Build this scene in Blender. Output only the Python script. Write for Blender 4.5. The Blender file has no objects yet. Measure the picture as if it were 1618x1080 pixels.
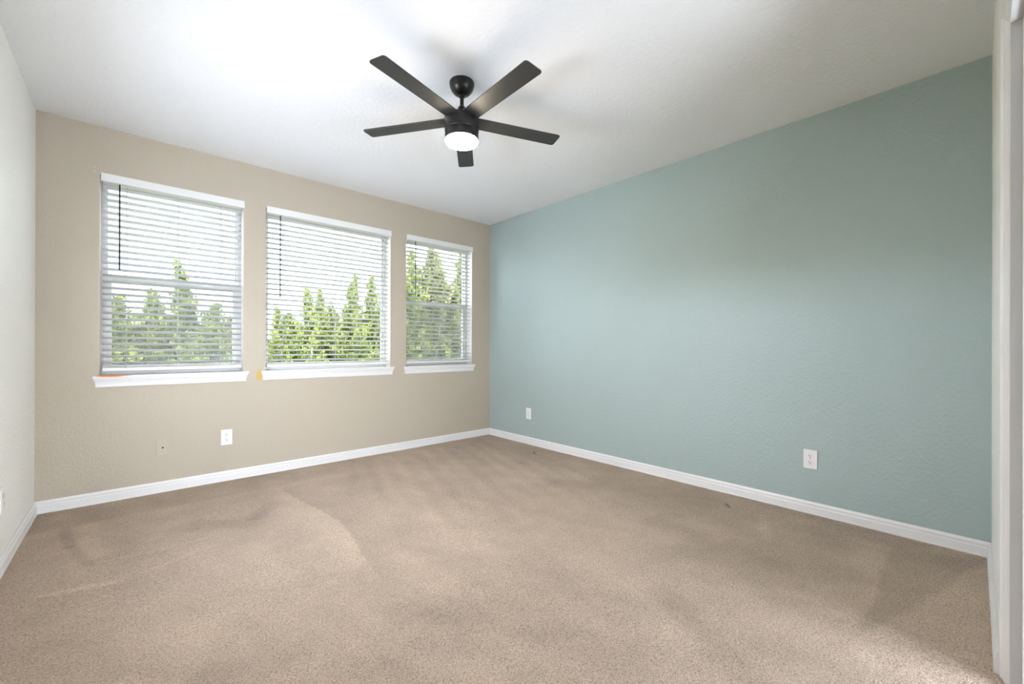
import bpy, bmesh, math, random
import numpy as np
from mathutils import Vector, Matrix

# ------------------------------------------------------------------ camera, world, sun, exposure
S = bpy.context.scene
COL = S.collection
PI = math.pi
R_ = math.radians

cam_d = bpy.data.cameras.new('camera')
cam = bpy.data.objects.new('camera', cam_d)
COL.objects.link(cam)
S.camera = cam
cam_d.sensor_width = 36.0
cam_d.lens = 661.505 / 1618 * 36
cam_d.shift_y = 7.776 / 1618
cam_d.clip_start = 0.01
cam_d.clip_end = 300
yaw, pitch, roll = 0.7353431, 0.00083583, 0.00268804
fw = Vector((math.sin(yaw) * math.cos(pitch), math.cos(yaw) * math.cos(pitch), math.sin(pitch)))
r0 = Vector((math.cos(yaw), -math.sin(yaw), 0)); u0 = r0.cross(fw)
rt = r0 * math.cos(roll) + u0 * math.sin(roll)
up = -r0 * math.sin(roll) + u0 * math.cos(roll)
cam.matrix_world = Matrix(((rt.x, up.x, -fw.x, -3.08763), (rt.y, up.y, -fw.y, -3.80653),
                           (rt.z, up.z, -fw.z, 1.01533), (0, 0, 0, 1)))

S.view_settings.view_transform = 'Standard'
S.view_settings.look = 'None'
S.view_settings.gamma = 1
S.view_settings.use_curve_mapping = False
S.view_settings.exposure = 1.98

world = bpy.data.worlds.new('overcast_sky'); S.world = world
world.use_nodes = True
wn = world.node_tree.nodes; wl = world.node_tree.links
bg = wn['Background']; bg.inputs['Strength'].default_value = 1.0
# hazy white sky: boosted as fill on the unseen side (behind the camera and to the left), dimmer beyond the windows, darker below the horizon
SKY_FAR, SKY_FILL, SKY_BELOW = 1.5, 9.0, 0.82
tc = wn.new('ShaderNodeTexCoord'); sp = wn.new('ShaderNodeSeparateXYZ'); wl.new(tc.outputs['Generated'], sp.inputs[0])
dt = wn.new('ShaderNodeVectorMath'); dt.operation = 'DOT_PRODUCT'; wl.new(tc.outputs['Generated'], dt.inputs[0]); dt.inputs[1].default_value = (-0.70, -0.71, 0.0)
m1 = wn.new('ShaderNodeMapRange'); m1.interpolation_type = 'SMOOTHSTEP'; wl.new(dt.outputs['Value'], m1.inputs[0])
m1.inputs[1].default_value = 0.0; m1.inputs[2].default_value = 0.5; m1.inputs[3].default_value = SKY_FAR; m1.inputs[4].default_value = SKY_FILL
m2 = wn.new('ShaderNodeMapRange'); m2.interpolation_type = 'SMOOTHSTEP'; wl.new(sp.outputs['Z'], m2.inputs[0])
m2.inputs[1].default_value = -0.12; m2.inputs[2].default_value = 0.0; m2.inputs[3].default_value = SKY_BELOW; m2.inputs[4].default_value = 1.0
mm = wn.new('ShaderNodeMath'); mm.operation = 'MULTIPLY'; wl.new(m1.outputs[0], mm.inputs[0]); wl.new(m2.outputs[0], mm.inputs[1])
vs_ = wn.new('ShaderNodeVectorMath'); vs_.operation = 'SCALE'; vs_.inputs[0].default_value = (0.89, 0.975, 1.14); wl.new(mm.outputs[0], vs_.inputs['Scale'])
wl.new(vs_.outputs[0], bg.inputs['Color'])

sun_d = bpy.data.lights.new('sun', 'SUN'); sun_d.energy = 6.0; sun_d.angle = R_(1.5); sun_d.color = (1, 0.93, 0.80)
sun = bpy.data.objects.new('sun', sun_d); COL.objects.link(sun)
sun.rotation_euler = Vector((-0.66, 0.03, -0.75)).to_track_quat('-Z', 'Y').to_euler()

H, W, D = 2.44, 3.528, 3.862
WT = 0.16          # window wall thickness
HALL = 1.8          # depth of the space behind the camera

# ------------------------------------------------------------------ helpers
def mat(name, color=(0.8, 0.8, 0.8), rough=0.5, metal=0.0, spec=0.5):
    m = bpy.data.materials.new(name); m.use_nodes = True
    b = m.node_tree.nodes['Principled BSDF']
    b.inputs['Base Color'].default_value = (*color, 1)
    b.inputs['Roughness'].default_value = rough
    b.inputs['Metallic'].default_value = metal
    b.inputs['Specular IOR Level'].default_value = spec
    return m

def N(m, t, **kw):
    n = m.node_tree.nodes.new(t)
    for k, v in kw.items():
        if k in n.inputs: n.inputs[k].default_value = v
        else: setattr(n, k, v)
    return n

def LK(m, a, b): m.node_tree.links.new(a, b)

def textured_paint(name, color, rough=0.55, scale=55, strength=0.25, dist=0.004, var=0.04, spec=0.35):
    m = mat(name, color, rough, spec=spec)
    b = m.node_tree.nodes['Principled BSDF']
    t = N(m, 'ShaderNodeTexCoord')
    n1 = N(m, 'ShaderNodeTexNoise', Scale=scale, Detail=3.0, Roughness=0.55)
    n2 = N(m, 'ShaderNodeTexNoise', Scale=1.3, Detail=3.0)
    LK(m, t.outputs['Object'], n1.inputs['Vector']); LK(m, t.outputs['Object'], n2.inputs['Vector'])
    cr = N(m, 'ShaderNodeValToRGB'); cr.color_ramp.elements[0].position = 0.38; cr.color_ramp.elements[1].position = 0.66
    LK(m, n1.outputs['Fac'], cr.inputs[0])
    bp = N(m, 'ShaderNodeBump', Strength=strength, Distance=dist)
    LK(m, cr.outputs[0], bp.inputs['Height']); LK(m, bp.outputs[0], b.inputs['Normal'])
    mx = N(m, 'ShaderNodeMix', data_type='RGBA')
    mx.inputs[6].default_value = (*[c * (1 - var) for c in color], 1)
    mx.inputs[7].default_value = (*[min(1, c * (1 + var)) for c in color], 1)
    LK(m, n2.outputs['Fac'], mx.inputs[0]); LK(m, mx.outputs[2], b.inputs['Base Color'])
    m['mix'] = mx.name
    return m

def stain(m, center, size, color, noise_scale=60, amount=1.0):
    """dried paint / stain with a ragged outline around a point of the wall (world = object coordinates)"""
    b = m.node_tree.nodes['Principled BSDF']
    src = b.inputs['Base Color'].links[0].from_socket if b.inputs['Base Color'].links else None
    t = N(m, 'ShaderNodeTexCoord')
    mp = N(m, 'ShaderNodeMapping')
    mp.vector_type = 'TEXTURE'
    mp.inputs['Location'].default_value = center; mp.inputs['Scale'].default_value = size
    LK(m, t.outputs['Object'], mp.inputs['Vector'])
    ln = N(m, 'ShaderNodeVectorMath', operation='LENGTH'); LK(m, mp.outputs[0], ln.inputs[0])
    nz = N(m, 'ShaderNodeTexNoise', Scale=noise_scale, Detail=3.0); LK(m, t.outputs['Object'], nz.inputs['Vector'])
    ad = N(m, 'ShaderNodeMath', operation='MULTIPLY_ADD'); LK(m, nz.outputs['Fac'], ad.inputs[0])
    ad.inputs[1].default_value = 1.1; LK(m, ln.outputs['Value'], ad.inputs[2])
    mr = N(m, 'ShaderNodeMapRange'); LK(m, ad.outputs[0], mr.inputs[0])
    mr.inputs[1].default_value = 1.5; mr.inputs[2].default_value = 1.1; mr.inputs[3].default_value = 0; mr.inputs[4].default_value = amount
    mx = N(m, 'ShaderNodeMix', data_type='RGBA'); LK(m, mr.outputs[0], mx.inputs[0])
    if src: LK(m, src, mx.inputs[6])
    else: mx.inputs[6].default_value = b.inputs['Base Color'].default_value
    mx.inputs[7].default_value = (*color, 1)
    LK(m, mx.outputs[2], b.inputs['Base Color'])

def box(bm, x0, x1, y0, y1, z0, z1, mi=0, M=None):
    vs = [Vector((x, y, z)) for z in (z0, z1) for y in (y0, y1) for x in (x0, x1)]
    if M is not None: vs = [M @ v for v in vs]
    v = [bm.verts.new(c) for c in vs]
    fs = []
    for q in ((0, 2, 3, 1), (4, 5, 7, 6), (0, 1, 5, 4), (2, 6, 7, 3), (1, 3, 7, 5), (0, 4, 6, 2)):
        f = bm.faces.new([v[i] for i in q]); f.material_index = mi; fs.append(f)
    return v, fs

def lathe(bm, prof, seg=48, c=(0, 0, 0), mi=0):
    rings = []
    for r, z in prof:
        if r < 1e-6: rings.append([bm.verts.new((c[0], c[1], c[2] + z))])
        else: rings.append([bm.verts.new((c[0] + r * math.cos(2 * PI * i / seg), c[1] + r * math.sin(2 * PI * i / seg), c[2] + z)) for i in range(seg)])
    for a, b in zip(rings, rings[1:]):
        for i in range(seg):
            j = (i + 1) % seg
            if len(a) == 1 and len(b) == 1: continue
            if len(a) == 1: f = bm.faces.new((a[0], b[j], b[i]))
            elif len(b) == 1: f = bm.faces.new((a[i], a[j], b[0]))
            else: f = bm.faces.new((a[i], a[j], b[j], b[i]))
            f.material_index = mi; f.smooth = True

def tube(bm, p, q, r, seg=10):
    p, q = Vector(p), Vector(q); d = (q - p); qt = d.to_track_quat('Z', 'Y').to_matrix()
    ra = [bm.verts.new(p + qt @ Vector((r * math.cos(2 * PI * i / seg), r * math.sin(2 * PI * i / seg), 0))) for i in range(seg)]
    rb = [bm.verts.new(q + qt @ Vector((r * math.cos(2 * PI * i / seg), r * math.sin(2 * PI * i / seg), 0))) for i in range(seg)]
    for i in range(seg):
        j = (i + 1) % seg; f = bm.faces.new((ra[i], ra[j], rb[j], rb[i])); f.smooth = True
    bm.faces.new(ra[::-1]); bm.faces.new(rb)

def extrude_profile(bm, prof, path_fn, n):
    """prof: closed 2D outline; path_fn(k, p) -> 3D point of outline point p at station k"""
    rings = [[bm.verts.new(path_fn(k, p)) for p in prof] for k in range(n)]
    for a, b in zip(rings, rings[1:]):
        for i in range(len(prof)):
            j = (i + 1) % len(prof); bm.faces.new((a[i], a[j], b[j], b[i]))
    bm.faces.new(rings[0][::-1]); bm.faces.new(rings[-1])

def link(name, bm, mats, parent=None, bevel=0.0, smooth=False, loc=None):
    bmesh.ops.recalc_face_normals(bm, faces=bm.faces)
    me = bpy.data.meshes.new(name); bm.to_mesh(me); bm.free()
    for m in (mats if isinstance(mats, (list, tuple)) else [mats]): me.materials.append(m)
    o = bpy.data.objects.new(name, me); COL.objects.link(o)
    if parent: o.parent = parent
    if loc: o.location = loc
    if smooth:
        for f in me.polygons: f.use_smooth = True
    if bevel:
        b = o.modifiers.new('bevel', 'BEVEL'); b.width = bevel; b.segments = 2; b.limit_method = 'ANGLE'; b.angle_limit = R_(40)
        b.harden_normals = False
    return o

def tag(o, label, cat=None, group=None, kind=None):
    o['label'] = label
    if cat: o['category'] = cat
    if group: o['group'] = group
    if kind: o['kind'] = kind
    return o

def empty(name, loc=(0, 0, 0)):
    o = bpy.data.objects.new(name, None); COL.objects.link(o); o.location = loc; o.empty_display_size = 0.1
    return o

# ------------------------------------------------------------------ materials
BEIGE = (0.50, 0.443, 0.350)
M_beige = textured_paint('beige_wall_paint', BEIGE, 0.6, 60, 0.22)
M_left = textured_paint('pale_wall_paint', (0.87, 0.865, 0.82), 0.6, 60, 0.22)
M_green = textured_paint('sage_green_wall_paint', (0.385, 0.468, 0.452), 0.5, 60, 0.24, 0.0045)
M_ceil = textured_paint('ceiling_paint', (0.84, 0.84, 0.84), 0.7, 48, 0.22, 0.005, 0.02)
M_return = mat('white_return_paint', (0.82, 0.81, 0.78), 0.5)
M_trim = mat('white_trim_paint', (0.80, 0.79, 0.78), 0.32)
M_vinyl = mat('white_vinyl', (0.62, 0.61, 0.57), 0.35)
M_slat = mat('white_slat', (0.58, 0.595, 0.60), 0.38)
M_valance = mat('white_valance', (0.80, 0.80, 0.78), 0.4)
M_cord = mat('ladder_cord', (0.55, 0.56, 0.58), 0.8)
M_wand = mat('dark_wand', (0.02, 0.022, 0.028), 0.25)
M_black = mat('satin_black_metal', (0.007, 0.0065, 0.006), 0.33)
M_blade = mat('black_blade', (0.020, 0.020, 0.020), 0.52, spec=0.5); M_blade.node_tree.nodes['Principled BSDF'].inputs['IOR'].default_value = 1.65
M_plate = mat('white_plastic', (0.84, 0.83, 0.81), 0.3)
M_almond = mat('painted_plate', (0.515, 0.451, 0.358), 0.45)
M_slot = mat('dark_slot', (0.01, 0.01, 0.01), 0.6)
M_steel = mat('screw_steel', (0.55, 0.55, 0.55), 0.35, 1.0)
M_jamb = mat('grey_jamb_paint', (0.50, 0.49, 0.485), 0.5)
stain(M_beige, (-2.342, -0.001, 0.790), (0.034, 0.02, 0.056), (0.58, 0.38, 0.05), 70, 0.8)

def glass_mat():
    m = bpy.data.materials.new('window_glass'); m.use_nodes = True
    nt = m.node_tree; nt.nodes.clear()
    o = nt.nodes.new('ShaderNodeOutputMaterial'); mx = nt.nodes.new('ShaderNodeMixShader')
    t = nt.nodes.new('ShaderNodeBsdfTransparent'); t.inputs[0].default_value = (0.97, 0.985, 0.98, 1)
    g = nt.nodes.new('ShaderNodeBsdfGlossy'); g.inputs['Roughness'].default_value = 0.02
    f = nt.nodes.new('ShaderNodeFresnel'); f.inputs['IOR'].default_value = 1.10
    nt.links.new(f.outputs[0], mx.inputs[0]); nt.links.new(t.outputs[0], mx.inputs[1]); nt.links.new(g.outputs[0], mx.inputs[2])
    nt.links.new(mx.outputs[0], o.inputs[0])
    return m
M_glass = glass_mat()

def screen_mat():
    m = bpy.data.materials.new('insect_screen_mesh'); m.use_nodes = True
    nt = m.node_tree; nt.nodes.clear()
    o = nt.nodes.new('ShaderNodeOutputMaterial'); mx = nt.nodes.new('ShaderNodeMixShader')
    t = nt.nodes.new('ShaderNodeBsdfTransparent')
    g = nt.nodes.new('ShaderNodeBsdfDiffuse'); g.inputs[0].default_value = (0.42, 0.42, 0.40, 1)
    mx.inputs[0].default_value = 0.28
    nt.links.new(t.outputs[0], mx.inputs[1]); nt.links.new(g.outputs[0], mx.inputs[2]); nt.links.new(mx.outputs[0], o.inputs[0])
    return m
M_screen = screen_mat()

def lamp_mat():
    m = mat('warm_diffuser', (0.9, 0.88, 0.84), 0.4)
    b = m.node_tree.nodes['Principled BSDF']
    b.inputs['Emission Color'].default_value = (1, 0.86, 0.68, 1)
    b.inputs['Emission Strength'].default_value = 55.0
    return m
M_lamp = lamp_mat()

def carpet_mat():
    m = mat('beige_cut_pile_carpet', (0.42, 0.34, 0.27), 0.95, spec=0.1)
    b = m.node_tree.nodes['Principled BSDF']
    b.inputs['Sheen Weight'].default_value = 0.15; b.inputs['Sheen Roughness'].default_value = 0.6
    t = N(m, 'ShaderNodeTexCoord')
    # yarn ends: small cells, each its own tone, dark ones painted as tuft self-shadow
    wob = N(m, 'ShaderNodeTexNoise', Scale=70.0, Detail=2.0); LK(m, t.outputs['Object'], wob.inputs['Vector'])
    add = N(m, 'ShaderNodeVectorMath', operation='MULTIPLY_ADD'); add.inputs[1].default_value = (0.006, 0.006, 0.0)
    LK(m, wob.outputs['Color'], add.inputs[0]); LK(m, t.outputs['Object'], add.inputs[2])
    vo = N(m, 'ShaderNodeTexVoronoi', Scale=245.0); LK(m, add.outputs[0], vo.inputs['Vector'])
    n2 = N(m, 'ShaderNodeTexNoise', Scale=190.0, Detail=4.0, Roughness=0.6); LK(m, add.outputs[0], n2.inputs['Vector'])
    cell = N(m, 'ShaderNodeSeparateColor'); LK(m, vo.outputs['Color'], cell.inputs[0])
    # yarn colour, its dark end painting the shade between tufts
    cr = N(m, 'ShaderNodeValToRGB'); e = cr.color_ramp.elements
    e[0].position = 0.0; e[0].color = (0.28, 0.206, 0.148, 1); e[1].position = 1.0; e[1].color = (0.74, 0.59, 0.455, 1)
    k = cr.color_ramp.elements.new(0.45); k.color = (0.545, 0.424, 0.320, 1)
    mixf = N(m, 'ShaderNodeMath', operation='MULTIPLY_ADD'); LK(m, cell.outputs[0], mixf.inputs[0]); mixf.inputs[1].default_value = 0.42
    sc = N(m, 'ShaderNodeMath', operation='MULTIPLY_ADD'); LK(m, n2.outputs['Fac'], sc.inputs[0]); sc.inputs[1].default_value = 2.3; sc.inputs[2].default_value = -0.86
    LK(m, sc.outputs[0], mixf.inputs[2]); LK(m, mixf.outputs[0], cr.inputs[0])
    # lay of the pile (brushed one way or the other)
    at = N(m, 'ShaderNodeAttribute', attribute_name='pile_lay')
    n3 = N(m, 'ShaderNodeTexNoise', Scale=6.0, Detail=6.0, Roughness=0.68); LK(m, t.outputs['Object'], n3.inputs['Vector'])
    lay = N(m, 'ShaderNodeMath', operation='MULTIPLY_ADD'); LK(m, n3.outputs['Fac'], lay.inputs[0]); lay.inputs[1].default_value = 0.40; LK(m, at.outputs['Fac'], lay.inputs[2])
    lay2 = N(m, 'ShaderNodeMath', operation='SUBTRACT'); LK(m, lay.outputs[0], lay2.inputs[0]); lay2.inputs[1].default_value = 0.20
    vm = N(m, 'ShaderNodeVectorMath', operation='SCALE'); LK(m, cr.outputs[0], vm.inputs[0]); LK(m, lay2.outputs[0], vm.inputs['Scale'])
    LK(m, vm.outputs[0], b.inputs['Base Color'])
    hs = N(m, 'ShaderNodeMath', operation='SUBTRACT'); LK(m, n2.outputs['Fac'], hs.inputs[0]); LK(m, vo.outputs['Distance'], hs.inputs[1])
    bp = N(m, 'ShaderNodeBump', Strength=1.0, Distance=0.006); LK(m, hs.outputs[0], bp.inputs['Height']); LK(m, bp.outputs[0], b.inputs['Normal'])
    return m
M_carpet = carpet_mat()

# ------------------------------------------------------------------ floor
def smooth_noise(X, Y, sx, sy, seed):
    rng = np.random.RandomState(seed); g = rng.rand(64, 64)
    u = X / sx + 17.3; v = Y / sy + 29.1
    i = np.floor(u).astype(int); j = np.floor(v).astype(int); a = u - i; b = v - j
    a = a * a * (3 - 2 * a); b = b * b * (3 - 2 * b)
    G = lambda p, q: g[p % 64, q % 64]
    return (G(i, j) * (1 - a) * (1 - b) + G(i + 1, j) * a * (1 - b) + G(i, j + 1) * (1 - a) * b + G(i + 1, j + 1) * a * b) - 0.5

def seg_dist(X, Y, p, q):
    p, q = np.array(p), np.array(q); d = q - p; L = (d * d).sum()
    t = np.clip(((X - p[0]) * d[0] + (Y - p[1]) * d[1]) / L, 0, 1)
    return np.hypot(X - p[0] - t * d[0], Y - p[1] - t * d[1])

def sstep(a, b, x):
    t = np.clip((x - a) / (b - a), 0, 1); return t * t * (3 - 2 * t)

def build_floor():
    st = 0.0125
    x0, x1, y0, y1 = -W, 0.0, -D - HALL, 0.0
    xs = np.linspace(x0, x1, int((x1 - x0) / st) + 1); ys = np.linspace(y0, y1, int((y1 - y0) / st) + 1)
    X, Y = np.meshgrid(xs, ys)
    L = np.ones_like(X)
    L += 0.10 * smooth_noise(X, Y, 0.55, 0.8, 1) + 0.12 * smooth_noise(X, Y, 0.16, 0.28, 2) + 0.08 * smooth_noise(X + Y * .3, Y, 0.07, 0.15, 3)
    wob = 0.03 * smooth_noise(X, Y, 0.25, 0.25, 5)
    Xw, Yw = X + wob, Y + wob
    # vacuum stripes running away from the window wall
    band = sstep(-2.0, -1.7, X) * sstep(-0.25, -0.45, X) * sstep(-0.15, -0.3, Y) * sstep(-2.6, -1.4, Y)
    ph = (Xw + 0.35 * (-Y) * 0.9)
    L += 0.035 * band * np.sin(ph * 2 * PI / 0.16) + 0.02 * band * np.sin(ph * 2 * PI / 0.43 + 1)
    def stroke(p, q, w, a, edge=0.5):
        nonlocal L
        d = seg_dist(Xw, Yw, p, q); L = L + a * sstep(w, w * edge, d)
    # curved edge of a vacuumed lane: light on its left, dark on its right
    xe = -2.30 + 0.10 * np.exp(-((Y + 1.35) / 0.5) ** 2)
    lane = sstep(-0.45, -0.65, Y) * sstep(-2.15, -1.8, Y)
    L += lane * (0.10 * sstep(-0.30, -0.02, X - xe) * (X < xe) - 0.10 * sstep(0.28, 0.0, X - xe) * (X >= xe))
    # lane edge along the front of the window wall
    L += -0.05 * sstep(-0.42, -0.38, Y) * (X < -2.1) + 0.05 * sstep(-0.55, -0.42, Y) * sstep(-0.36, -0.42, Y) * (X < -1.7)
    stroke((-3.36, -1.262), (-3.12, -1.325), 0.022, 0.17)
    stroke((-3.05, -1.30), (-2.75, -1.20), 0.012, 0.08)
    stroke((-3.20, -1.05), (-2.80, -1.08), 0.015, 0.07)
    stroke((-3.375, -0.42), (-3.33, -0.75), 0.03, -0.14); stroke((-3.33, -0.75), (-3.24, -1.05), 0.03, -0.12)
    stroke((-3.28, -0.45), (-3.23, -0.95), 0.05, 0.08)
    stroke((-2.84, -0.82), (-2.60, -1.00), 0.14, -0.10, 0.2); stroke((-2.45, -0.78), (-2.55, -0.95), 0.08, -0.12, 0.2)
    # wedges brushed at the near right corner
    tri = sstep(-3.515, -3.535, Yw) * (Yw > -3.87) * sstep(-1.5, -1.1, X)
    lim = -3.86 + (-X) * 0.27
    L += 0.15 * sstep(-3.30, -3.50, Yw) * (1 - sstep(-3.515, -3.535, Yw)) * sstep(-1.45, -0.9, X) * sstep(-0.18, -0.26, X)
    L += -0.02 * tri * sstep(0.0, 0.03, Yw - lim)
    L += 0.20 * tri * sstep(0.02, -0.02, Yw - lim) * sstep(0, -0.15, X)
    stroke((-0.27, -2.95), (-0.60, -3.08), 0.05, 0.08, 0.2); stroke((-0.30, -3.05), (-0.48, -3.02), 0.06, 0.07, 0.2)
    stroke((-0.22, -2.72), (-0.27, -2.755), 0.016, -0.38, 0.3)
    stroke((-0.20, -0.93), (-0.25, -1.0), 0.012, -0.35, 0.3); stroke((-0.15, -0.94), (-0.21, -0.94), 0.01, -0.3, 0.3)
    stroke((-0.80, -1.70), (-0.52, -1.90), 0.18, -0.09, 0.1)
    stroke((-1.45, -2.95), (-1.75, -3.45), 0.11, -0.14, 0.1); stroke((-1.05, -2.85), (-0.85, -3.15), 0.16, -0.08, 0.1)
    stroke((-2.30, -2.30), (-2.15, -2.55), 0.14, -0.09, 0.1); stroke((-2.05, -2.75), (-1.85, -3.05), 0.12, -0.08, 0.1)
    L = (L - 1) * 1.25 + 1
    ny, nx = X.shape
    Z = 0.0012 * smooth_noise(X, Y, 0.03, 0.03, 9) + 0.004 * smooth_noise(X, Y, 0.5, 0.6, 8)
    co = np.stack([X, Y, Z], -1).reshape(-1, 3)
    idx = np.arange(ny * nx).reshape(ny, nx)
    f = np.stack([idx[:-1, :-1], idx[:-1, 1:], idx[1:, 1:], idx[1:, :-1]], -1).reshape(-1, 4)
    me = bpy.data.meshes.new('floor')
    me.vertices.add(len(co)); me.vertices.foreach_set('co', co.ravel())
    me.loops.add(f.size); me.loops.foreach_set('vertex_index', f.ravel())
    me.polygons.add(len(f)); me.polygons.foreach_set('loop_start', np.arange(0, f.size, 4))
    me.update(); me.validate()
    a = me.attributes.new('pile_lay', 'FLOAT', 'POINT'); a.data.foreach_set('value', L.ravel().astype(np.float32))
    me.polygons.foreach_set('use_smooth', np.ones(len(f), bool))
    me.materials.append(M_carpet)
    o = bpy.data.objects.new('floor', me); COL.objects.link(o)
    tag(o, 'beige cut pile carpet floor with vacuum tracks, wall to wall', kind='structure')
build_floor()

# ------------------------------------------------------------------ walls and ceiling
WINS = [(-3.250, -2.456), (-2.303, -1.238), (-1.070, -0.256)]
WZ0, WZ1 = 0.822, 2.128
def build_window_wall():
    bm = bmesh.new()
    xs = sorted([-W - 0.12, -W, 0.0, 0.12] + [v for w in WINS for v in w]); zs = [-0.1, WZ0, WZ1, H + 0.1]
    hole = lambda i, j: (j == 1 and any(abs(xs[i] - a) < 1e-6 for a, b in WINS))
    for i in range(len(xs) - 1):
        for j in range(len(zs) - 1):
            if hole(i, j): continue
            for y in (0, WT):
                vs = [bm.verts.new((x, y, z)) for x, z in ((xs[i], zs[j]), (xs[i + 1], zs[j]), (xs[i + 1], zs[j + 1]), (xs[i], zs[j + 1]))]
                bm.faces.new(vs)
    for a, b in WINS:
        for (p, q) in (((a, WZ0), (a, WZ1)), ((a, WZ1), (b, WZ1)), ((b, WZ1), (b, WZ0)), ((b, WZ0), (a, WZ0))):
            f = bm.faces.new([bm.verts.new(c) for c in ((p[0], 0, p[1]), (q[0], 0, q[1]), (q[0], WT, q[1]), (p[0], WT, p[1]))]); f.material_index = 1
    X0, X1 = -W - 0.12, 0.12
    for x in (X0, X1): bm.faces.new([bm.verts.new(c) for c in ((x, 0, -0.1), (x, WT, -0.1), (x, WT, H + .1), (x, 0, H + .1))])
    for z in (-0.1, H + 0.1): bm.faces.new([bm.verts.new(c) for c in ((X0, 0, z), (X0, WT, z), (X1, WT, z), (X1, 0, z))])
    bmesh.ops.remove_doubles(bm, verts=bm.verts, dist=1e-5)
    o = link('wall_back', bm, [M_beige, M_return])
    tag(o, 'beige textured wall with three blind-covered windows', kind='structure')
build_window_wall()

YB = -D - HALL
bm = bmesh.new(); box(bm, 0, 0.12, YB, 0, -0.1, H + 0.1)
tag(link('wall_right', bm, M_green), 'sage green textured accent wall', kind='structure')
# bare opening added in the left wall, out of view, to let in fill light
LY0, LY1, LZ0, LZ1 = -2.45, -1.10, 1.05, 1.45
bm = bmesh.new()
box(bm, -W - 0.12, -W, YB, LY0, -0.1, H + 0.1); box(bm, -W - 0.12, -W, LY1, 0, -0.1, H + 0.1)
box(bm, -W - 0.12, -W, LY0, LY1, -0.1, LZ0); box(bm, -W - 0.12, -W, LY0, LY1, LZ1, H + 0.1)
tag(link('wall_left', bm, M_left), 'pale cream textured wall at left edge', kind='structure')
bm = bmesh.new(); box(bm, -W - 0.12, 0.12, YB, WT, H, H + 0.1)
tag(link('ceiling', bm, M_ceil), 'white textured ceiling', kind='structure')
# wall beside the camera with its cased opening; jamb at JX, head at JZ
JX, JZ = -1.150, 1.985
bm = bmesh.new()
box(bm, -1.086, 0, -D - 0.14, -D, 0, H)                       # full-height piece up to the green wall
box(bm, -W, -1.086, -D - 0.14, -D, JZ + 0.064, H)             # header over the opening
tag(link('wall_front', bm, M_left), 'narrow pale wall strip beside the cased opening at right edge', kind='structure')
d1 = empty('door_1', (JX, -D, 0)); tag(d1, 'white cased door opening at the right edge of the room', kind='structure')
def local(o): o.location = -Vector((JX, -D, 0)); return o
bm = bmesh.new()                                              # casing: stepped profile, thick outside, thin inside
def casing_leg(bm):
    prof = [(0.0645, 0.0026), (0.052, 0.0030), (0.046, -0.003), (0.030, -0.005), (0.016, -0.0105), (0.0, -0.014), (0.0, -0.0155), (0.0645, -0.0155)]
    extrude_profile(bm, prof, lambda k, p: Vector((JX + p[0], -D + p[1], (0.0 if k == 0 else JZ + p[0]))), 2)
    extrude_profile(bm, prof, lambda k, p: Vector(((JX + p[0]) if k == 0 else -W, -D + p[1], JZ + p[0])), 2)
casing_leg(bm); local(link('casing', bm, M_trim, d1))
bm = bmesh.new()
box(bm, JX, JX + 0.064, -D - 0.14, -D - 0.0150, 0, JZ)
box(bm, -W, JX + 0.064, -D - 0.14, -D - 0.0150, JZ, JZ + 0.064)
local(link('jamb', bm, M_jamb, d1))
bm = bmesh.new()
box(bm, JX - 0.011, JX - 0.0002, -D - 0.085, -D - 0.0385, 0, JZ)
box(bm, -W + .01, JX - 0.0002, -D - 0.085, -D - 0.0385, JZ - 0.011, JZ - 0.0002)
local(link('door_stop', bm, M_trim, d1, 0.002))
# unseen hall end wall, its bare opening added to send fill light forward
HWX0, HWX1, HWZ0, HWZ1 = -2.1, -0.10, 0.08, 0.90
bm = bmesh.new()
box(bm, -W, HWX0, YB - 0.1, YB, 0, H); box(bm, HWX1, 0, YB - 0.1, YB, 0, H)
box(bm, HWX0, HWX1, YB - 0.1, YB, 0, HWZ0); box(bm, HWX0, HWX1, YB - 0.1, YB, HWZ1, H)
tag(link('wall_hall', bm, M_left), 'pale hall wall behind the camera with an added opening for fill light', kind='structure')
# ------------------------------------------------------------------ baseboards
BH = 0.074
bprof = [(0, 0), (0.0145, 0), (0.0145, 0.008), (0.0125, 0.0095), (0.0125, 0.044), (0.0085, 0.0485), (0.0075, 0.053), (0.0095, 0.0575), (0.0090, 0.063), (0.0045, 0.069), (0.003, BH), (0, BH)]
def baseboard(name, label, p, q, nrm, m0=1, m1=1):
    p, q, nrm = Vector(p), Vector(q), Vector(nrm); d = (q - p).normalized()
    bm = bmesh.new()
    def fn(k, c):
        base = p if k == 0 else q
        off = d * c[0] * m0 if k == 0 else -d * c[0] * m1
        return base + off + nrm * c[0] + Vector((0, 0, c[1] - 0.002 * (c[1] == 0)))
    extrude_profile(bm, bprof, fn, 2)
    tag(link(name, bm, M_trim), label, kind='structure')
baseboard('baseboard_back', 'white moulded baseboard below the windows', (-W, 0, 0), (0, 0, 0), (0, -1, 0))
baseboard('baseboard_right', 'white moulded baseboard along the green wall', (0, 0, 0), (0, -D, 0), (-1, 0, 0))
baseboard('baseboard_left', 'white moulded baseboard along the left wall', (-W, YB, 0), (-W, 0, 0), (1, 0, 0), 0, 1)
baseboard('baseboard_front', 'short white baseboard beside the door casing', (0, -D, 0), (-1.085, -D, 0), (0, 1, 0), 1, 0)

# ------------------------------------------------------------------ windows
def ring(bm, x0, x1, z0, z1, y0, y1, wl_, wr, wb, wt):
    box(bm, x0, x0 + wl_, y0, y1, z0, z1); box(bm, x1 - wr, x1, y0, y1, z0, z1)
    box(bm, x0 + wl_, x1 - wr, y0, y1, z0, z0 + wb); box(bm, x0 + wl_, x1 - wr, y0, y1, z1 - wt, z1)

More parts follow.
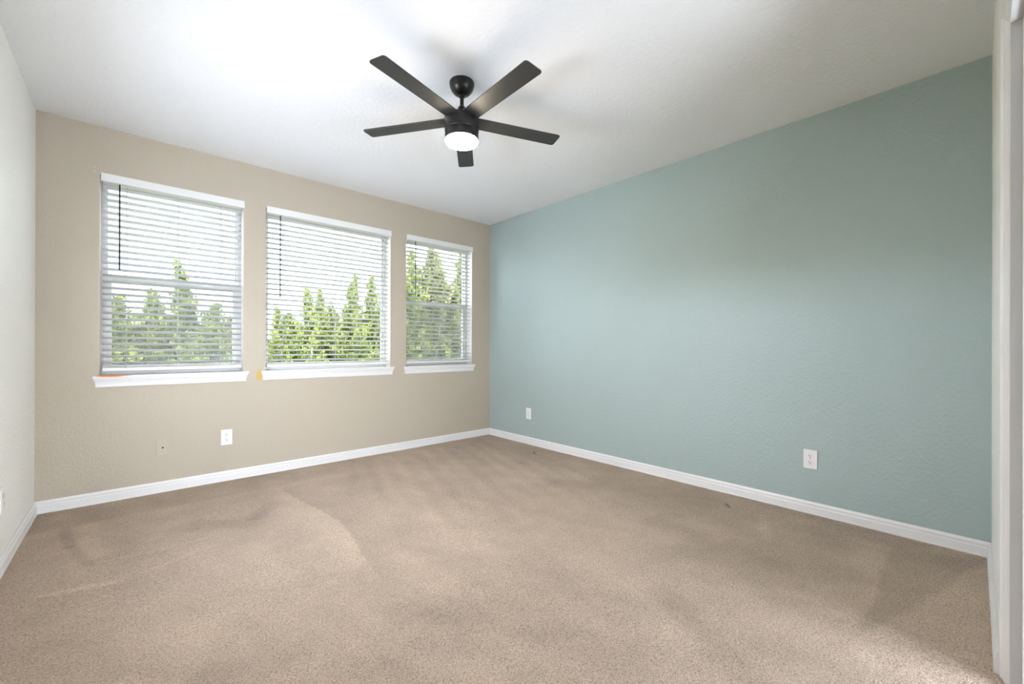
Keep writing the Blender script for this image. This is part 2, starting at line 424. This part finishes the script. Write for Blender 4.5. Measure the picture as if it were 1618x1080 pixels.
def pane(name, x0, x1, z0, z1, y, m, parent, L, t=0.004):
    bm = bmesh.new(); box(bm, x0, x1, y, y + t, z0, z1)
    o = link(name, bm, m, parent); o.location = L; return o

wl_labels = ['leftmost double hung window, tree spire behind its upper sash', 'wide middle picture window with no meeting rail', 'narrow double hung window nearest the green wall']
def make_window(i):
    a, b = WINS[i]; w = empty('window_%d' % (i + 1), ((a + b) / 2, 0, WZ0)); tag(w, wl_labels[i], kind='structure')
    L = -Vector(w.location)
    F0 = 0.092
    zb, zt = WZ0 + 0.002, WZ1
    zrail = 1.475
    f = 0.028
    def put(n, bm, m=M_vinyl, bev=0.0015):
        o = link(n, bm, m, w, bev); o.location = L; return o
    bm = bmesh.new(); ring(bm, a, b, zb, zt, F0, WT, f, f, 0.030, f); put('frame', bm)
    if i == 1:
        bm = bmesh.new(); ring(bm, a + f, b - f, zb + 0.03, zt - f, F0 + 0.018, F0 + 0.034, 0.012, 0.012, 0.012, 0.012); put('glazing_bead', bm)
        pane('glass_pane', a + f, b - f, zb + .03, zt - f, F0 + 0.036, M_glass, w, L)
    else:
        u = bmesh.new(); ring(u, a + f, b - f, zrail - 0.022, zt - f, F0 + 0.034, F0 + 0.056, 0.006, 0.006, 0.035, 0.015)
        us = put('upper_sash', u)
        pane('glass_pane', a + f, b - f, zrail, zt - f, F0 + 0.043, M_glass, us, (0, 0, 0))
        l = bmesh.new(); ring(l, a + f, b - f, zb + 0.03, zrail + 0.022, F0 + 0.006, F0 + 0.030, 0.026, 0.026, 0.032, 0.046)
        ls = put('lower_sash', l)
        pane('glass_pane', a + f + .02, b - f - .02, zb + .05, zrail - .01, F0 + 0.016, M_glass, ls, (0, 0, 0))
        bm = bmesh.new(); box(bm, (a + b) / 2 - .03, (a + b) / 2 + .03, F0 + 0.008, F0 + 0.03, zrail + .022, zrail + .034)
        o = link('sash_lock', bm, M_vinyl, ls, 0.003)
        pane('insect_screen', a + f, b - f, zb + .02, zrail - .005, F0 + 0.060, M_screen, w, L, 0.0006)
    # stool with ears, and cove apron with mitred returns
    ms = M_trim
    if i == 0:
        ms = M_trim.copy(); stain(ms, (-3.190, -0.022, 0.8225), (0.11, 0.03, 0.012), (0.85, 0.22, 0.02), 25, 1.0)
    x0, x1 = a - 0.032, b + 0.036
    bm = bmesh.new()
    box(bm, x0, x1, -0.026, 0.0, 0.806, 0.8235); box(bm, a, b, 0.0, F0, 0.806, 0.8235)
    o = link('window_sill', bm, ms, w, 0.003); o.location = L
    bm = bmesh.new()
    prof = [(0.019, 0.8058), (0.019, 0.797), (0.013, 0.784), (0.010, 0.768), (0.011, 0.757), (0.009, 0.748), (0.0, 0.748), (0.0, 0.8058)]
    X0, X1 = a - 0.008, b + 0.010
    st = [lambda p: Vector((X0 - p[0], -p[0], p[1])), lambda p: Vector((X1 + p[0], -p[0], p[1]))]
    v = [[bm.verts.new(s(p)) for p in prof] for s in st]
    n = len(prof)
    for k in range(n - 1): bm.faces.new((v[0][k], v[0][k + 1], v[1][k + 1], v[1][k]))
    for s, X in ((0, X0), (1, X1)):
        c = [bm.verts.new((X + (-1 if s == 0 else 1) * p[0], 0.0, p[1])) for p in prof]
        for k in range(n - 1): bm.faces.new((v[s][k], v[s][k + 1], c[k + 1], c[k]))
    bmesh.ops.remove_doubles(bm, verts=bm.verts, dist=1e-5)
    o = link('apron', bm, M_trim, w); o.location = L
for i in range(3): make_window(i)

# ------------------------------------------------------------------ blinds
blind_labels = ['white two-inch slat blind over the leftmost window', 'widest white slat blind, over the middle picture window', 'narrow white slat blind over the window by the green wall']
wands = [(-3.157, 1.522), (-2.198, 1.415), (-0.9635, 1.529)]
def make_blind(i):
    a, b = WINS[i]; zt = WZ1
    r = empty('window_blind', ((a + b) / 2, 0.035, 0.824)); tag(r, blind_labels[i], 'window blind', 'slat blinds in the three windows')
    L = -Vector(r.location)
    def put(n, bm, m, bev=0.0):
        o = link(n, bm, m, r, bev); o.location = L; return o
    sa, sb = a + 0.012, b - 0.008
    bm = bmesh.new()
    box(bm, a + 0.004, b + 0.006, -0.012, -0.0015, zt - 0.040, zt + 0.013)     # face board, sits proud of the opening
    box(bm, a + 0.005, b - 0.003, -0.0015, 0.008, zt - 0.040, zt - 0.003)
    put('valance', bm, M_valance, 0.003)
    bm = bmesh.new(); box(bm, sa, sb, 0.012, 0.058, zt - 0.040, zt - 0.002); put('headrail', bm, M_valance, 0.002)
    # slats
    pitch = 0.0413; tilt0 = (R_(11), R_(8), R_(5))[i]; wd = 0.050; th = 0.0035
    z = zt - 0.040 - 0.026; zend = 0.893
    bm = bmesh.new(); k = 0
    rnd = random.Random(i)
    cn = Vector((0, 0.036, 0))
    while z > zend:
        tilt = tilt0 + R_(5) * k / 30
        M = Matrix.Translation((0, cn.y, z)) @ Matrix.Rotation(-tilt + rnd.uniform(-0.012, 0.012), 4, 'X')
        box(bm, sa, sb, -wd / 2, wd / 2, -th / 2, th / 2, 0, M)
        z -= pitch; k += 1
    put('slats', bm, M_slat, 0.001)
    bm = bmesh.new()
    box(bm, sa, sb, 0.011, 0.061, 0.852, 0.872)
    for q in range(3): box(bm, sa, sb, 0.012, 0.060, 0.8745 + q * 0.0045, 0.8775 + q * 0.0045)
    put('bottom_rail', bm, M_valance, 0.0015)
    xs = [a + 0.127, b - 0.143] if i != 1 else [a + 0.127, (a + b) / 2 + 0.02, b - 0.12]
    if i == 0: xs.insert(1, (a + b) / 2 + 0.0)
    if i == 2: xs = [a + 0.10, b - 0.115]
    for x in xs:
        bm = bmesh.new()
        for y in (0.0105, 0.0615): tube(bm, (x, y, 0.862), (x, y, zt - 0.04), 0.0007, 6)
        tube(bm, (x + 0.004, 0.036, 0.862), (x + 0.004, 0.036, zt - 0.04), 0.0009, 6)
        zz = zt - 0.066
        while zz > zend:
            tube(bm, (x, 0.0105, zz + 0.002), (x, 0.0615, zz - 0.008), 0.0006, 4); zz -= pitch
        put('ladder_cord', bm, M_cord)
    bm = bmesh.new(); x, z0 = wands[i]
    tube(bm, (x, 0.0035, z0), (x, 0.0035, zt - 0.045), 0.0042, 6); tube(bm, (x, 0.0035, zt - 0.05), (x, 0.014, zt - 0.036), 0.0022, 6)
    put('tilt_wand', bm, M_wand)
for i in range(3): make_blind(i)

# ------------------------------------------------------------------ ceiling fan
def make_fan():
    r = empty('ceiling_fan', (-1.776, -1.948, H)); tag(r, 'matte black five-blade ceiling fan with glowing round light', 'ceiling fan')
    bm = bmesh.new(); lathe(bm, [(0, 0), (0.066, 0), (0.0675, -0.006), (0.066, -0.020), (0.058, -0.040), (0.044, -0.057), (0.030, -0.067), (0.024, -0.069), (0.0, -0.069)]); link('canopy', bm, M_black, r)
    bm = bmesh.new(); lathe(bm, [(0, -0.060), (0.016, -0.062), (0.0205, -0.070), (0.016, -0.079), (0.0105, -0.082), (0, -0.082)], 24)
    link('hanger_ball', bm, M_black, r)
    bm = bmesh.new(); lathe(bm, [(0.0105, -0.06), (0.0105, -0.16)], 20); link('downrod', bm, M_black, r)
    bm = bmesh.new(); lathe(bm, [(0, -0.128), (0.014, -0.128), (0.020, -0.134), (0.024, -0.150), (0.031, -0.182), (0.031, -0.190), (0, -0.19)], 32); link('coupling_cover', bm, M_black, r)
    bm = bmesh.new(); lathe(bm, [(0, -0.186), (0.060, -0.187), (0.088, -0.190), (0.0925, -0.196), (0.0925, -0.205), (0.0915, -0.262), (0.0905, -0.2640), (0.0895, -0.2645), (0.0905, -0.266), (0.0900, -0.308), (0.088, -0.311), (0.0, -0.311)], 64)
    link('motor_housing', bm, M_black, r)
    bm = bmesh.new(); lathe(bm, [(0.0, -0.298), (0.0865, -0.310), (0.0875, -0.313), (0.0875, -0.319), (0.084, -0.326), (0.070, -0.331), (0.04, -0.334), (0, -0.335)], 64)
    link('light_diffuser', bm, M_lamp, r)
    z = 2.2368 - H; Rb = 0.575; wt_, wr = 0.101, 0.093; pit = -0.094; a0 = -0.3537
    for k in range(5):
        a = a0 + 2 * PI * k / 5
        bm = bmesh.new()
        rc = 0.016
        out = [(0.075, -wr / 2)]
        for j in range(7):
            t = -PI / 2 + j * PI / 12; out.append((Rb - rc + rc * math.cos(t), -wt_ / 2 + rc + rc * math.sin(t)))
        for j in range(7):
            t = j * PI / 12; out.append((Rb - rc + rc * math.cos(t), wt_ / 2 - rc + rc * math.sin(t)))
        out.append((0.075, wr / 2))
        M = Matrix.Translation((0, 0, z)) @ Matrix.Rotation(a, 4, 'Z') @ Matrix.Rotation(pit, 4, 'X')
        lo = [bm.verts.new(M @ Vector((x, y, -0.003))) for x, y in out]; hi = [bm.verts.new(M @ Vector((x, y, 0.003))) for x, y in out]
        bm.faces.new(lo[::-1]); bm.faces.new(hi)
        for j in range(len(out)):
            q = (j + 1) % len(out); bm.faces.new((lo[j], lo[q], hi[q], hi[j]))
        bl = link('blade', bm, M_blade, r, 0.0012)
        bm = bmesh.new()
        box(bm, 0.070, 0.118, -0.022, 0.022, 0.003, 0.010, 0, M); link('blade_bracket', bm, M_black, bl, 0.002)
make_fan()

# ------------------------------------------------------------------ outlets and plates
def orient(o, pos, nrm):
    o.location = pos
    o.rotation_euler = (0, 0, math.atan2(nrm[1], nrm[0]) + PI / 2)    # local -Y faces into the room

def make_outlet(pos, nrm, label, m=M_plate):
    r = empty('power_outlet'); orient(r, pos, nrm); tag(r, label, 'outlet', 'duplex power outlets')
    bm = bmesh.new(); box(bm, -0.0355, 0.0355, -0.0055, 0.0, -0.0575, 0.0575); link('cover_plate', bm, m, r, 0.0022)
    for s in (-1, 1):
        bm = bmesh.new(); zc = s * 0.0195; pts = []
        for j in range(24):
            t = 2 * PI * j / 24; pts.append((0.0172 * math.cos(t), max(-0.0135, min(0.0135, 0.0172 * math.sin(t)))))
        lo = [bm.verts.new((x, -0.004, zc + z)) for x, z in pts]; hi = [bm.verts.new((x, -0.0078, zc + z)) for x, z in pts]
        bm.faces.new(lo); bm.faces.new(hi[::-1])
        for j in range(24): q = (j + 1) % 24; bm.faces.new((lo[j], lo[q], hi[q], hi[j]))
        rc = link('receptacle', bm, m, r, 0.0006)
        bm = bmesh.new()
        box(bm, -0.0076, -0.0050, -0.0081, -0.0070, zc + 0.0005, zc + 0.0100); box(bm, 0.0050, 0.0072, -0.0081, -0.0070, zc + 0.0015, zc + 0.0090)
        tube(bm, (0, -0.0070, zc - 0.0065), (0, -0.0081, zc - 0.0065), 0.0030, 12)
        link('slots', bm, M_slot, rc)
    bm = bmesh.new(); tube(bm, (0, -0.0052, 0), (0, -0.0064, 0), 0.0032, 12); link('screw', bm, M_steel if m is M_plate else m, r)
make_outlet((-2.561, 0, 0.329), (0, -1, 0), 'white duplex outlet on the beige wall below the windows')
make_outlet((0, -3.130, 0.333), (-1, 0, 0), 'white duplex outlet on the green wall toward the right')
make_outlet((0, -0.6585, 0.319), (-1, 0, 0), 'white outlet on the green wall near the far room corner')
make_outlet((-W, -0.856, 0.318), (1, 0, 0), 'white outlet on the left wall, cut by the photo edge')
r = empty('coax_plate'); orient(r, (-2.9335, 0, 0.309), (0, -1, 0)); tag(r, 'beige painted coax wall plate with one dark centre port', 'wall plate')
bm = bmesh.new(); box(bm, -0.0355, 0.0355, -0.0055, 0.0, -0.0575, 0.0575); link('cover_plate', bm, M_almond, r, 0.0022)
bm = bmesh.new(); tube(bm, (0, -0.005, 0), (0, -0.0075, 0), 0.0062, 6); tube(bm, (0, -0.0075, 0), (0, -0.0125, 0), 0.0045, 14); pr = link('coax_port', bm, mat('dark_brass', (0.05, 0.035, 0.02), 0.4, 0.8), r)
for s in (-1, 1):
    bm = bmesh.new(); tube(bm, (0, -0.0052, s * 0.0415), (0, -0.0064, s * 0.0415), 0.003, 10); link('screw', bm, M_almond, r)

# screws and anchors left above the window corners
M_anchor = mat('pale_anchor', (0.75, 0.72, 0.68), 0.5)
for (x, z, lab) in ((-3.277, 2.168, 'upper of two tiny wall anchors above the leftmost window'), (-3.277, 2.142, 'lower of two tiny wall anchors above the leftmost window'),
                    (-2.318, 2.173, 'tiny wall anchor above the middle window, left corner'), (-3.246, 2.136, 'tiny screw at the top left corner of the leftmost blind'),
                    (-1.075, 2.142, 'tiny screw at the top left corner of the narrow blind')):
    bm = bmesh.new(); lathe(bm, [(0, 0.0), (0.0055, 0.0), (0.0055, 0.002), (0.003, 0.0032), (0.0026, 0.0012), (0, 0.0012)], 16)
    o = link('wall_anchor', bm, M_anchor); o.rotation_euler = (PI / 2, 0, 0); o.location = (x, 0, z)
    tag(o, lab, 'wall anchor', 'anchors left above the windows')
    bm = bmesh.new(); lathe(bm, [(0, 0.0014), (0.0024, 0.0014), (0.0024, 0.0030), (0, 0.0030)], 10)
    link('anchor_hole', bm, M_slot, o)

# ------------------------------------------------------------------ outside: ground and trees
def ground():
    m = mat('dry_grass', (0.20, 0.20, 0.09), 0.9); b = m.node_tree.nodes['Principled BSDF']
    n = N(m, 'ShaderNodeTexNoise', Scale=0.8, Detail=6.0); cr = N(m, 'ShaderNodeValToRGB')
    t = N(m, 'ShaderNodeTexCoord'); LK(m, t.outputs['Object'], n.inputs['Vector'])
    cr.color_ramp.elements[0].color = (0.05, 0.06, 0.02, 1); cr.color_ramp.elements[1].color = (0.15, 0.13, 0.07, 1)
    LK(m, n.outputs['Fac'], cr.inputs[0]); LK(m, cr.outputs[0], b.inputs['Base Color'])
    bm = bmesh.new(); n_ = 24
    vs = [[bm.verts.new((-60 + 140 * i / n_ + (i / n_ - 0.43) * 1500 * (j / n_) ** 2, 0.5 + 70 * j / n_ + 1100 * (j / n_) ** 3, -3.0 + 0.25 * math.sin(i * 1.3) * math.cos(j * 0.9))) for i in range(n_ + 1)] for j in range(n_ + 1)]
    for j in range(n_):
        for i in range(n_): bm.faces.new((vs[j][i], vs[j][i + 1], vs[j + 1][i + 1], vs[j + 1][i])).smooth = True
    tag(link('ground_outside', bm, m), 'dry grassy ground outside beneath the trees', kind='structure')
ground()

def leaf_mat(name, cols, trans=0.35):
    m = mat(name, cols[1], 0.6, spec=0.25); b = m.node_tree.nodes['Principled BSDF']
    at = N(m, 'ShaderNodeAttribute', attribute_name='leaf_tone'); cr = N(m, 'ShaderNodeValToRGB')
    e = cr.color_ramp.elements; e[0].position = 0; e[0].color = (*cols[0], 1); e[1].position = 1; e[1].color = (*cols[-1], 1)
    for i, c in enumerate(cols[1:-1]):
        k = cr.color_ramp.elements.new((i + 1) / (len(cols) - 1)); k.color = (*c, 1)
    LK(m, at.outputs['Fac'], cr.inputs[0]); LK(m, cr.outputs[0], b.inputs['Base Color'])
    tr = N(m, 'ShaderNodeBsdfTranslucent'); LK(m, cr.outputs[0], tr.inputs[0])
    mx = N(m, 'ShaderNodeMixShader'); mx.inputs[0].default_value = trans
    out = [n for n in m.node_tree.nodes if n.type == 'OUTPUT_MATERIAL'][0]
    LK(m, b.outputs[0], mx.inputs[1]); LK(m, tr.outputs[0], mx.inputs[2]); LK(m, mx.outputs[0], out.inputs[0])
    return m
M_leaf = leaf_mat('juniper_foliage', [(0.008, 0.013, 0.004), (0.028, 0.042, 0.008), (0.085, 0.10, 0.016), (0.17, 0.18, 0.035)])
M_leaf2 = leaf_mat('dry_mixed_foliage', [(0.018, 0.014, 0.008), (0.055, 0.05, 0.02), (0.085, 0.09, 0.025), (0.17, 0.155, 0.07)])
M_bark = mat('juniper_bark', (0.13, 0.095, 0.07), 0.9)

def tree_meshes(seed, Hh, Rr, nb, dry, spire=0.28):
    """a cedar: leader trunk, branches sweeping up, sprays of short leaves along every branch"""
    rng = np.random.RandomState(seed); rnd = random.Random(seed)
    bm = bmesh.new()
    lean = np.array([rng.uniform(-.03, .03), rng.uniform(-.03, .03)])
    def tp(z): return Vector((lean[0] * z + 0.05 * math.sin(z * 1.7 + seed), lean[1] * z + 0.05 * math.cos(z * 1.3 + seed), z))
    K = 10
    for k in range(K):
        z0, z1 = Hh * k / K, Hh * (k + 1) / K
        p, q = tp(z0), tp(z1); ra, rb = 0.11 * (1 - z0 / Hh) + 0.008, 0.11 * (1 - z1 / Hh) + 0.006
        A = [bm.verts.new(p + Vector((ra * math.cos(t * PI / 4), ra * math.sin(t * PI / 4), 0))) for t in range(8)]
        B = [bm.verts.new(q + Vector((rb * math.cos(t * PI / 4), rb * math.sin(t * PI / 4), 0))) for t in range(8)]
        for t in range(8): bm.faces.new((A[t], A[(t + 1) % 8], B[(t + 1) % 8], B[t])).smooth = True
    cs, dirs, tone, size = [], [], [], []
    leaders = [(0.0, 0.0, 0.0, Hh, Rr, nb)]
    for q in range(5):
        az = q * 1.2566 + rng.uniform(-.3, .3); rr = Rr * rng.uniform(0.35, 0.62); hh = Hh * rng.uniform(0.66, 0.90)
        leaders.append((rr * math.cos(az), rr * math.sin(az), hh * 0.45, hh, Rr * 0.42, nb // 5))
    for (ox, oy, zb, zt_, R1, nbr) in leaders:
        if ox: tube(bm, tp(zb * 0.8), tp(zt_ * 0.97) + Vector((ox, oy, 0)), 0.022, 5)
        bt = 0
        for b in range(nbr):
            t = (b + rng.rand()) / nbr
            if ox == 0: t = 0.10 + 0.90 * t
            az = b * 2.39996 + rng.uniform(-.4, .4)
            rad = R1 * min(1.0, ((1 - t) / (1 - spire)) ** 1.2 + 0.03) * rng.uniform(0.35, 1.25)
            z = zb + (zt_ - zb) * t
            k = min(1.0, (z / zt_) if ox else 0)
            base = np.array(tp(z * 0.97)) + np.array([ox * k, oy * k, 0]); rise = rad * rng.uniform(0.1, 0.9) + 0.10
            tip = base + np.array([math.cos(az) * rad, math.sin(az) * rad, rise])
            if rad > 0.12 and b % 2 == 0:
                tube(bm, Vector(base), Vector(base + (tip - base) * 0.85), 0.006 + 0.010 * (1 - t), 5)
            n = int(9 + 52 * rad / Rr)
            bt = rng.uniform(-0.2, 0.2)
            od = (tip - base); od = od / np.linalg.norm(od)
            for s_ in range(n):
                u = rng.uniform(0.12, 1.0) ** 0.7
                c = base + (tip - base) * u + rng.normal(0, (0.012 + 0.023 * min(1, rad / 0.4)) + 0.06 * (1 - u) * rad / Rr, 3) * np.array([1, 1, 0.8])
                for q in range(5):
                    d = od * 0.6 + np.array([0, 0, 0.6]) + rng.normal(0, 0.45, 3); d /= np.linalg.norm(d)
                    cs.append(c + rng.normal(0, 0.02, 3)); dirs.append(d); size.append(rng.uniform(0.04, 0.095) * (0.55 + 0.45 * min(1, rad / 0.5)))
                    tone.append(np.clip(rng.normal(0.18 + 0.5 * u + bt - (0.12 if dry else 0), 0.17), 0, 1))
    cs, dirs, size, tone = np.array(cs), np.array(dirs), np.array(size), np.array(tone)
    side = np.cross(dirs, rng.normal(0, 1, dirs.shape)); side /= np.linalg.norm(side, axis=1)[:, None]
    s = size[:, None]; w = 0.32
    P = np.stack([cs, cs + dirs * s * 0.55 + side * s * w, cs + dirs * s, cs + dirs * s * 0.55 - side * s * w], 1).reshape(-1, 3)
    nf = len(cs); me = bpy.data.meshes.new('foliage')
    me.vertices.add(nf * 4); me.vertices.foreach_set('co', P.ravel())
    me.loops.add(nf * 4); me.loops.foreach_set('vertex_index', np.arange(nf * 4))
    me.polygons.add(nf); me.polygons.foreach_set('loop_start', np.arange(0, nf * 4, 4)); me.update(); me.validate()
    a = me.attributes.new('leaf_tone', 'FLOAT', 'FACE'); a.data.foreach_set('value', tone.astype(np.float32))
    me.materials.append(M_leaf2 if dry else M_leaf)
    tm = bpy.data.meshes.new('trunk'); bm.to_mesh(tm); bm.free(); tm.materials.append(M_bark)
    return me, tm
protos = {}
def proto(k):
    if k not in protos:
        protos[k] = {'a': lambda: tree_meshes(3, 5.4, 1.35, 300, False), 'b': lambda: tree_meshes(11, 5.4, 1.6, 320, False, 0.22),
                     'c': lambda: tree_meshes(23, 5.4, 1.25, 260, False, 0.15), 'd': lambda: tree_meshes(37, 5.4, 1.8, 620, True, 0.4)}[k]()
    return protos[k]
# world position, top height, kind, rotation, width factor
TREES = [
    (-3.30, 7.2, 2.00, 'b', 0.4, 1.2, 'bushy cedar behind the left side of the leftmost window'),
    (-2.78, 7.6, 2.22, 'a', 1.7, 1.2, 'cedar left of the tall spire behind the leftmost window'),
    (-2.26, 8.0, 2.95, 'c', 2.6, 1.15, 'cedar with the tall thin spire behind the leftmost window'),
    (-1.78, 7.3, 1.98, 'a', 4.1, 1.2, 'low cedar right of the spire behind the leftmost window'),
    (-1.20, 7.8, 1.75, 'b', 5.0, 1.2, 'lowest cedar, behind the wall between left and middle windows'),
    (-0.60, 7.0, 1.95, 'a', 0.9, 0.8, 'low cedar at the left edge of the middle window'),
    (0.00, 7.0, 2.48, 'c', 3.2, 0.95, 'first pointed cedar from the left in the middle window'),
    (0.62, 8.0, 2.60, 'a', 2.1, 0.8, 'second pointed cedar from the left in the middle window'),
    (1.22, 7.6, 2.78, 'b', 1.0, 0.75, 'cedar just left of the tallest point in the middle window'),
    (1.55, 8.2, 3.18, 'c', 4.4, 0.85, 'tallest pointed cedar near the right of the middle window'),
    (1.95, 7.7, 3.10, 'a', 5.6, 0.85, 'cedar at the right edge of the middle window'),
    (3.05, 7.4, 3.95, 'a', 0.2, 0.9, 'tall green cedar at the left of the narrow window'),
    (4.10, 7.8, 4.30, 'd', 2.9, 0.8, 'broad dry brownish tree filling the narrow window'),
    (4.85, 7.2, 4.55, 'b', 3.9, 0.8, 'tallest tree, at the right of the narrow window'),
    (0.30, 10.5, 2.10, 'b', 1.4, 1.4, 'far cedar in the second row behind the middle window'),
    (-2.4, 10.5, 1.90, 'b', 5.2, 1.4, 'far cedar in the second row behind the leftmost window'),
    (-0.9, 10.0, 1.85, 'a', 3.3, 1.7, 'far cedar in the second row, low behind the right side of the leftmost window'),
    (-3.9, 10.4, 1.80, 'a', 0.6, 1.7, 'far cedar in the second row, low behind the left side of the leftmost window'),
    (1.8, 10.6, 2.40, 'a', 2.0, 1.6, 'far cedar in the second row behind the right half of the middle window'),
    (3.9, 10.4, 3.3, 'b', 4.2, 1.4, 'far cedar in the second row, between middle and narrow windows'),
    (-1.6, 13.5, 1.75, 'b', 1.1, 2.0, 'distant low cedar in the third row behind the leftmost window'),
    (-0.2, 13.5, 1.90, 'a', 2.4, 2.2, 'distant low cedar in the third row, left of the middle window'),
    (6.2, 11.0, 4.9, 'b', 5.9, 1.3, 'far tree in the second row behind the narrow window'),
]
for (x, y, top, k, rz, wf, lab) in TREES:
    fm, tm = proto(k)
    r = empty('cedar_tree', (x, y, -3.0)); hs = (top + 3.0) / 5.4
    r.rotation_euler = (0, 0, rz); r.scale = (wf, wf, hs)
    tag(r, lab, 'tree', 'cedar trees outside the windows')
    for n, me in (('foliage', fm), ('trunk', tm)):
        o = bpy.data.objects.new(n, me); COL.objects.link(o); o.parent = r
        if n == 'foliage': o['kind'] = 'stuff'
